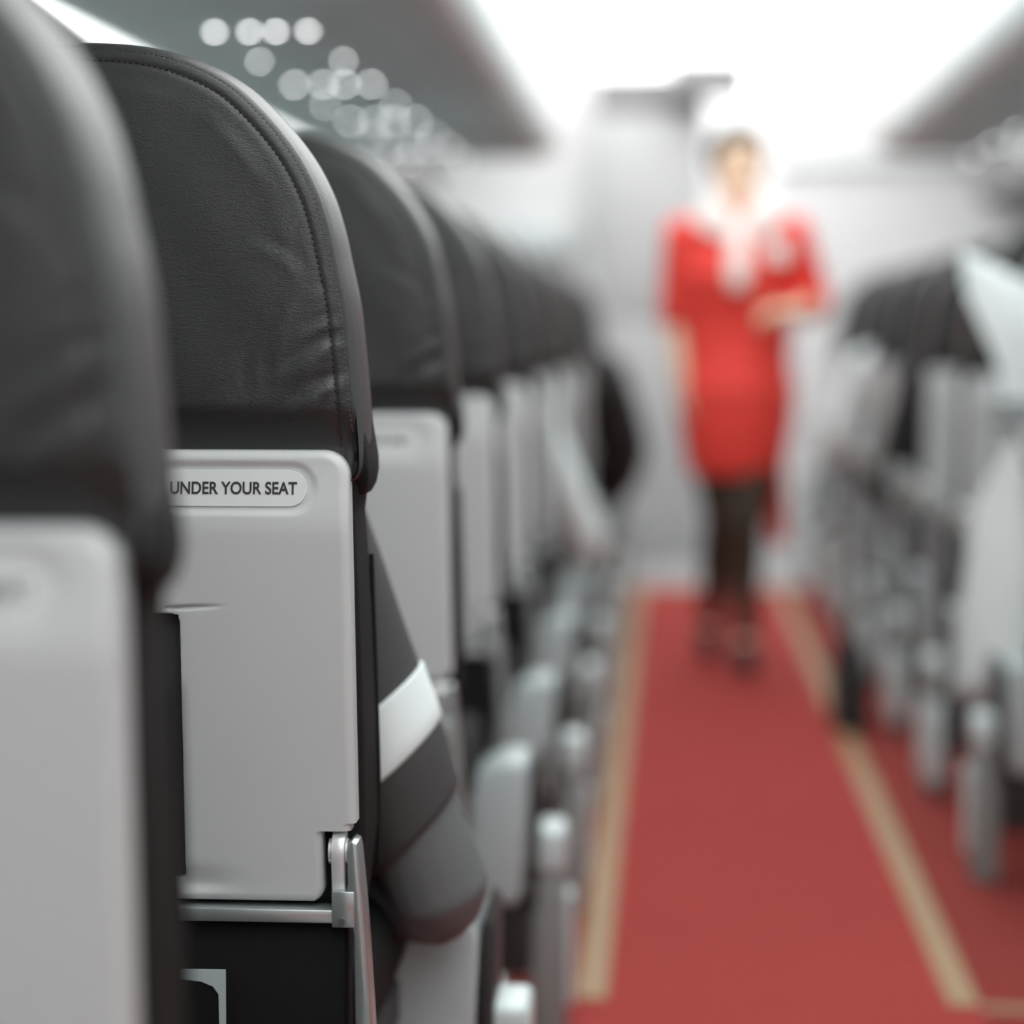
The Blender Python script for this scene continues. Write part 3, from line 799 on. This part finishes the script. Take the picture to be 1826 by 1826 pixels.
def seated_person(loc, s, label, shirt, skin, elbow, hand_at, band=False, sleeve=0.55, hand_dir=None, shoulder=None, long_sleeve=False, fine=0.006, lean=0.0, bulk=1.0):
    """local frame = seat frame; s = aisle side"""
    sh = Vector(shoulder or (s * 0.165, 0.20, 0.90)); el = Vector(elbow); hn = Vector(hand_at)
    body = MB()
    # torso
    tor = [(0.47, 0.150, 0.105, 0.24), (0.54, 0.150, 0.105, 0.22), (0.64, 0.132, 0.095, 0.21), (0.74, 0.142, 0.10, 0.215), (0.84, 0.162, 0.102, 0.21), (0.90, 0.158, 0.085, 0.205), (0.935, 0.10, 0.062, 0.20), (0.955, 0.058, 0.055, 0.205)]
    def lx(z): return lean * max(0, (z - 0.5)) / 0.45
    body.loft([ring((lx(z), y, z), (0, 0, 1), rx, ry, 24) for z, rx, ry, y in tor])
    limb(body, [(lx(.93), 0.205, 0.93), (lx(.98), 0.215, 0.99)], [0.050, 0.047])
    T = head_mesh(body, (lx(1.0), 0.235, 1.075), 0.92, face=1)
    for q in (1, -1):
        limb(body, [(q * 0.085, 0.26, 0.50), (q * 0.10, 0.45, 0.515), (q * 0.105, 0.64, 0.50)], [0.085, 0.075, 0.058])
        limb(body, [(q * 0.105, 0.64, 0.50), (q * 0.105, 0.66, 0.33), (q * 0.105, 0.66, 0.09)], [0.057, 0.052, 0.035])
        limb(body, [(q * 0.105, 0.65, 0.055), (q * 0.11, 0.76, 0.035)], [0.035, 0.028])
    # aisle arm
    mid = sh.lerp(el, 0.5)
    limb(body, [sh, mid, el], [0.052, 0.050, 0.049 if band else 0.041])
    fm = el.lerp(hn, 0.4)
    limb(body, [el, fm, hn], [0.048 if band else 0.043, 0.050 if band else 0.042, 0.030])
    hand(body, hn, (hn - el), (0, 0, -1), 0.165, 0.6, s)
    # other arm resting on the thigh
    sh2 = Vector((-s * 0.165 + lx(.9), 0.20, 0.90)); el2 = Vector((-s * 0.19, 0.29, 0.62)); h2 = Vector((-s * 0.09, 0.48, 0.62))
    limb(body, [sh2, sh2.lerp(el2, 0.5), el2], [0.048, 0.044, 0.040]); limb(body, [el2, el2.lerp(h2, 0.4), h2], [0.040, 0.038, 0.026])
    hand(body, h2, (h2 - el2), (0, 0, -1), 0.165, 0.4, -s)
    p = remeshed('person', body, fine, skin, None, 4)
    p.location = loc; tag(p, label, 'person')
    hair_cap(T, p, 0.0)
    face_features(T, p)
    # trousers
    tr = MB()
    tr.loft([ring((0, y, z), (0, 0, 1), rx, ry, 24) for z, rx, ry, y in ((0.455, 0.150, 0.11, 0.24), (0.50, 0.162, 0.118, 0.235), (0.57, 0.158, 0.112, 0.22), (0.59, 0.15, 0.108, 0.215))])
    for q in (1, -1):
        limb(tr, [(q * 0.085, 0.26, 0.50), (q * 0.10, 0.45, 0.515), (q * 0.105, 0.64, 0.50)], [0.094, 0.083, 0.066])
        limb(tr, [(q * 0.105, 0.64, 0.50), (q * 0.105, 0.66, 0.33), (q * 0.105, 0.66, 0.15)], [0.066, 0.060, 0.052])
        so = MB(); limb(so, [(q * 0.105, 0.625, 0.045), (q * 0.108, 0.70, 0.042), (q * 0.112, 0.80, 0.034)], [0.043, 0.042, 0.034], flat=0.95)
        remeshed('shoe', so, 0.006, M['shoe'], p, 2, tweak=lambda c: Vector((c.x, c.y, max(c.z, 0.001))))
    remeshed('trousers', tr, 0.008, M['trouser'], p, 3)
    # shirt
    st = MB()
    st.loft([ring((lx(z), y, z), (0, 0, 1), rx + 0.010, ry + 0.010, 24) for z, rx, ry, y in ((0.55, 0.158, 0.112, 0.22), (0.64, 0.140, 0.102, 0.21), (0.74, 0.148, 0.105, 0.215), (0.84, 0.168, 0.105, 0.21), (0.90, 0.162, 0.088, 0.205), (0.938, 0.10, 0.066, 0.20), (0.955, 0.070, 0.062, 0.203))])
    if band:
        # loose short sleeve, hem tilted; rings given directly
        dn = (el - sh).normalized()
        hem = sh.lerp(el, sleeve)
        rgs = []
        for t, ru, tilt in ((-0.05, 0.066, 0.0), (0.12, 0.068, 0.1), (0.3, 0.066, 0.2), (0.42, 0.0655, 0.35), (sleeve, 0.066, 0.5), (sleeve + 0.13, 0.062, 0.62)):
            c = sh.lerp(el, t); nn = (dn + Vector((s * tilt, 0, 0))).normalized()
            rgs.append(ring(c, nn, ru, ru * 0.93, 28, (s, 0, 0)))
        st.loft(rgs)
    else:
        e_ = 1.0 if long_sleeve else sleeve
        limb(st, [sh, sh.lerp(el, 0.5 * e_), sh.lerp(el, e_)], [0.060 * bulk, 0.058 * bulk, 0.052 * bulk])
        if long_sleeve: limb(st, [el, el.lerp(hn, 0.5), el.lerp(hn, 0.9)], [0.054 * bulk, 0.050 * bulk, 0.036 * bulk])
    e2 = 1.0 if long_sleeve else 0.55
    limb(st, [sh2, sh2.lerp(el2, 0.5 * e2), sh2.lerp(el2, e2)], [0.058, 0.055, 0.050])
    if long_sleeve: limb(st, [el2, el2.lerp(h2, 0.5), el2.lerp(h2, 0.9)], [0.050, 0.047, 0.034])
    remeshed('shirt', st, 0.005 if band else 0.007, shirt, p, 3)
    return p, sh, el

# passenger of the sharp seat : dark T-shirt with a white band, elbow out in the aisle
pb, sh, el = seated_person((LX, by, 0), 1, 'passenger in dark short-sleeved shirt with a white sleeve band, elbow beside the sharp seat', M['shirt_dark'], M['skin'],
    (0.264, 0.285, 0.446), (0.10, 0.47, 0.435), band=True, sleeve=0.70, shoulder=(0.122, 0.24, 0.83), fine=0.005)
dn = (el - sh).normalized(); rgs = []
for t, ru, tilt in ((0.515, 0.0665, 0.36), (0.52, 0.0685, 0.37), (0.57, 0.0688, 0.42), (0.62, 0.0688, 0.46), (0.655, 0.0685, 0.48), (0.66, 0.0665, 0.48)):
    rgs.append(ring(sh.lerp(el, t), (dn + Vector((tilt, 0, 0))).normalized(), ru, ru * 0.93, 40, (1, 0, 0)))
MB().loft(rgs).build('sleeve_band', M['band'], pb)

seated_person((LX, rowsL[5], 0), 1, 'blurred left passenger with a white sleeved arm hanging into the aisle', M['white_cloth'], M['skin'],
    (0.290, 0.42, 0.48), (0.20, 0.58, 0.52), shoulder=(0.15, 0.26, 0.80), long_sleeve=True, fine=0.008, lean=0.02)
seated_person((LX, rowsL[8], 0), 1, 'blurred left passenger in dark clothes leaning into the aisle', M['black_cloth'], M['skin'],
    (0.325, 0.36, 0.60), (0.285, 0.44, 0.42), shoulder=(0.24, 0.24, 0.84), long_sleeve=True, fine=0.008, lean=0.07, bulk=1.75)
seated_person((RXC, rowsR[3], 0), -1, 'blurred right passenger in black with one sleeve showing beside the seat back', M['black_cloth'], M['skin'],
    (-0.285, 0.34, 0.56), (-0.20, 0.55, 0.65), shoulder=(-0.20, 0.24, 0.88), long_sleeve=True, fine=0.008, lean=-0.03)
seated_person((RXC, rowsR[5], 0), -1, 'blurred right passenger in a white shirt with arm beside the flight attendant', M['white_cloth'], M['skin'],
    (-0.31, 0.34, 0.60), (-0.22, 0.55, 0.65), shoulder=(-0.21, 0.24, 0.88), long_sleeve=True, fine=0.008, lean=-0.03)
seated_person((RXC, rowsR[0], 0), -1, 'right passenger in grey, mostly outside the frame, holding the white newspaper', M['grey_cloth'], M['skin'],
    (-0.17, 0.44, 0.70), (-0.215, 0.60, 0.80), shoulder=(-0.175, 0.24, 0.87), long_sleeve=True, fine=0.008)

# newspaper
def news(name, zr, lf, rf, yf, parent, m):
    vs = []; nz, nx = 40, 24
    for i in range(nz + 1):
        z = lerp(zr[0], zr[1], i / nz)
        for j in range(nx + 1):
            t = j / nx; x = lerp(lf(z), rf(z), t); vs.append((x, yf(x, z, t), z))
    n0 = len(vs); vs += [(x, y + 0.002, z) for x, y, z in vs]
    fs = []
    for i in range(nz):
        for j in range(nx):
            a = i * (nx + 1) + j; q = (a, a + 1, a + nx + 2, a + nx + 1)
            fs.append(q); fs.append(tuple(k + n0 for k in q[::-1]))
    bd = [j for j in range(nx + 1)] + [i * (nx + 1) + nx for i in range(1, nz + 1)] + [nz * (nx + 1) + j for j in range(nx - 1, -1, -1)] + [i * (nx + 1) for i in range(nz - 1, 0, -1)]
    for k in range(len(bd)):
        a, b = bd[k], bd[(k + 1) % len(bd)]; fs.append((a, b, b + n0, a + n0))
    return obj(name, vs, fs, m, parent, angle=60)
npaper = empty('newspaper', (0.55, 4.20, 0), 'large white newspaper held up over the aisle beside the nearest right seats', 'newspaper')
# upper leaf : pointed corner up, drooping to the right
news('page', (0.74, 1.13), lambda z: interp(z, [(0.74, 0.105), (0.93, 0.055), (1.05, 0.0), (1.13, -0.012)]), lambda z: interp(z, [(0.74, 0.34), (0.98, 0.33), (1.05, 0.16), (1.13, 0.0)]),
     lambda x, z, t: 0.02 * math.sin(x * 22 + z * 8) + 0.05 * t, npaper, M['paper'])
news('page', (0.30, 0.78), lambda z: interp(z, [(0.30, -0.015), (0.36, -0.018), (0.66, 0.018), (0.78, 0.08)]), lambda z: interp(z, [(0.30, 0.02), (0.345, 0.34), (0.78, 0.34)]),
     lambda x, z, t: -0.03 + 0.018 * math.sin(x * 30 + 1) + 0.03 * t, npaper, M['paper'])

# black bag on the floor by the right strip
bag = empty('shoulder_bag', (0.455, 5.55, 0), 'small black bag standing on the carpet over the right floor strip', 'bag')
rg = []
for z, wx, wy in ((0.0035, 0.036, 0.10), (0.012, 0.042, 0.11), (0.10, 0.044, 0.11), (0.18, 0.036, 0.10), (0.225, 0.022, 0.085), (0.232, 0.010, 0.07)):
    rg.append([(x, y, z) for x, y in rr(-wx, wx, -wy, wy, min(wx, wy) * 0.6)])
MB().loft(rg).build('body', M['black_cloth'], bag)
MB().tube([(0, -0.07, 0.215), (0, -0.055, 0.28), (0, 0, 0.31), (0, 0.055, 0.28), (0, 0.07, 0.215)], 0.006, 10).build('handle', M['black_cloth'], bag)

# ------------------------------------------------------------------ flight attendant, walking towards the camera
FX, FY = 0.198, 6.52
b = MB()
tor = [(0.70, 0.130, 0.105, 0.0), (0.78, 0.138, 0.108, 0.0), (0.86, 0.122, 0.09, 0.0), (0.95, 0.100, 0.078, 0.0), (1.03, 0.108, 0.082, 0.0), (1.14, 0.132, 0.105, -0.005), (1.23, 0.140, 0.09, 0.0), (1.29, 0.135, 0.07, 0.0), (1.325, 0.075, 0.055, 0.0), (1.35, 0.045, 0.045, 0.0)]
b.loft([ring((0, y, z), (0, 0, 1), rx, ry, 24) for z, rx, ry, y in tor])
limb(b, [(0, 0.005, 1.33), (0, 0.0, 1.40)], [0.042, 0.040])
T = head_mesh(b, (0, -0.01, 1.452), 0.96, face=-1, turn=R(10))
# arms : hanging one (picture left) and bent one (picture right)
aS, aE, aW = Vector((-0.155, 0.0, 1.27)), Vector((-0.182, 0.03, 1.03)), Vector((-0.155, -0.03, 0.83))
limb(b, [aS, aS.lerp(aE, .5), aE], [0.042, 0.038, 0.033]); limb(b, [aE, aE.lerp(aW, .4), aW], [0.033, 0.031, 0.021])
hand(b, aW, (0.15, -0.1, -1), (1, 0, 0), 0.155, 0.5, 1)
cS, cE, cW = Vector((0.155, 0.0, 1.27)), Vector((0.225, 0.02, 1.06)), Vector((0.170, -0.16, 1.035))
limb(b, [cS, cS.lerp(cE, .5), cE], [0.042, 0.038, 0.033]); limb(b, [cE, cE.lerp(cW, .4), cW], [0.033, 0.032, 0.024])
hand(b, cW, (-1, -0.25, 0.05), (0, 0.2, -1), 0.16, 0.9, 1)
# legs
lh, lk, la = Vector((-0.065, 0.0, 0.75)), Vector((-0.035, 0.02, 0.44)), Vector((-0.065, 0.27, 0.10))
rh, rk, ra = Vector((0.065, 0.0, 0.75)), Vector((0.030, -0.05, 0.43)), Vector((0.030, -0.02, 0.09))
for h_, k_, a_ in ((lh, lk, la), (rh, rk, ra)):
    limb(b, [h_, h_.lerp(k_, 0.5), k_], [0.078, 0.068, 0.050]); limb(b, [k_, k_.lerp(a_, 0.35) + Vector((0, 0.012, 0)), a_], [0.050, 0.047, 0.028])
limb(b, [la, (-0.068, 0.235, 0.05), (-0.07, 0.17, 0.03)], [0.028, 0.028, 0.022])
limb(b, [ra, (0.032, -0.07, 0.045), (0.034, -0.14, 0.028)], [0.028, 0.028, 0.022])
fa = remeshed('person', b, 0.006, M['skin_warm'], None, 4)
fa.location = (FX, FY, 0)
tag(fa, 'flight attendant in a red dress and dark tights walking down the aisle towards the viewer', 'person')
hair_cap(T, fa, 0.0, bun=True, vol=1.09)
face_features(T, fa)
d = MB()
dr = [(0.565, 0.122, 0.105, 0.005), (0.60, 0.128, 0.112, 0.005), (0.68, 0.140, 0.12, 0.005), (0.76, 0.150, 0.122, 0.005), (0.83, 0.142, 0.110, 0.0), (0.90, 0.120, 0.096, 0.0), (0.96, 0.112, 0.088, 0.0), (1.03, 0.120, 0.094, 0.0), (1.14, 0.145, 0.118, -0.006), (1.22, 0.152, 0.102, 0.0), (1.29, 0.146, 0.08, 0.0), (1.325, 0.078, 0.062, 0.0)]
d.loft([ring((0, y, z), (0, 0, 1), rx * interp(z, [(0.83, 1.13), (0.95, 1.40), (1.06, 1.32), (1.2, 1.06)]), ry, 28) for z, rx, ry, y in dr])
limb(d, [aS, aS.lerp(aE, .5), aE.lerp(aW, 0.12)], [0.055, 0.050, 0.046])
limb(d, [cS, cS.lerp(cE, .5), cE, cE.lerp(cW, 0.45)], [0.055, 0.051, 0.047, 0.044])
dress = remeshed('dress', d, 0.007, M['red'], fa, 4)
# jacket hem, scarf, collar, badge
MB().loft([ring((0, 0.003, z), (0, 0, 1), rx, ry, 40) for z, rx, ry in ((0.80, 0.168, 0.122), (0.801, 0.174, 0.127), (0.835, 0.166, 0.118), (0.836, 0.160, 0.113))]).build('jacket_hem', M['red'], dress)
for q in (1, -1):
    MB().prism([(q * 0.014, 1.315), (q * 0.045, 1.35), (q * 0.085, 1.345), (q * 0.120, 1.32), (q * 0.122, 1.285), (q * 0.08, 1.25), (q * 0.028, 1.245)], 'y', -0.108, -0.06, 0.006).build('collar', M['scarf'], fa)
MB().loft([ring((0, y, z), (0, 0, 1), rx, 0.012, 16) for z, rx, y in ((1.30, 0.016, -0.085), (1.26, 0.022, -0.112), (1.20, 0.030, -0.128), (1.14, 0.032, -0.136), (1.10, 0.026, -0.130), (1.095, 0.010, -0.125))]).build('scarf', M['scarf'], fa)
MB().prism(rr(0.075, 0.145, 1.175, 1.235, 0.008), 'y', -0.122, -0.085, 0.003).build('badge', M['scarf'], fa)
t = MB()
for h_, k_, a_ in ((lh, lk, la), (rh, rk, ra)):
    limb(t, [h_.lerp(k_, 0.2), h_.lerp(k_, 0.55), k_], [0.078, 0.070, 0.054]); limb(t, [k_, k_.lerp(a_, 0.35) + Vector((0, 0.012, 0)), a_], [0.054, 0.051, 0.032])
remeshed('tights', t, 0.006, M['tights'], fa, 3)
for (x, y0, y1, zz) in ((-0.067, 0.275, 0.15, 0.0), (0.032, -0.015, -0.165, 0.0)):
    so = MB(); limb(so, [(x, y0, 0.062), (x, lerp(y0, y1, 0.5), 0.042), (x, y1, 0.024)], [0.034, 0.035, 0.024])
    so.loft([ring((x, y0 + 0.012, z), (0, 0, 1), r_, r_, 12) for z, r_ in ((0.0015, 0.010), (0.05, 0.020))])
    remeshed('shoe', so, 0.004, M['shoe'], fa, 2, tweak=lambda c: Vector((c.x, c.y, max(c.z, 0.0012))))
# hanging coat tail at her side
tl = MB()
rgz = []
for z, x0, x1, y in ((0.345, 0.112, 0.158, 0.16), (0.36, 0.105, 0.163, 0.16), (0.45, 0.100, 0.160, 0.13), (0.56, 0.090, 0.150, 0.09), (0.64, 0.08, 0.14, 0.075)):
    rgz.append([(x, yy, z) for x, yy in rr(x0, x1, y - 0.012, y + 0.012, 0.010)])
tl.loft(rgz).build('coat_tail', M['red'], dress)
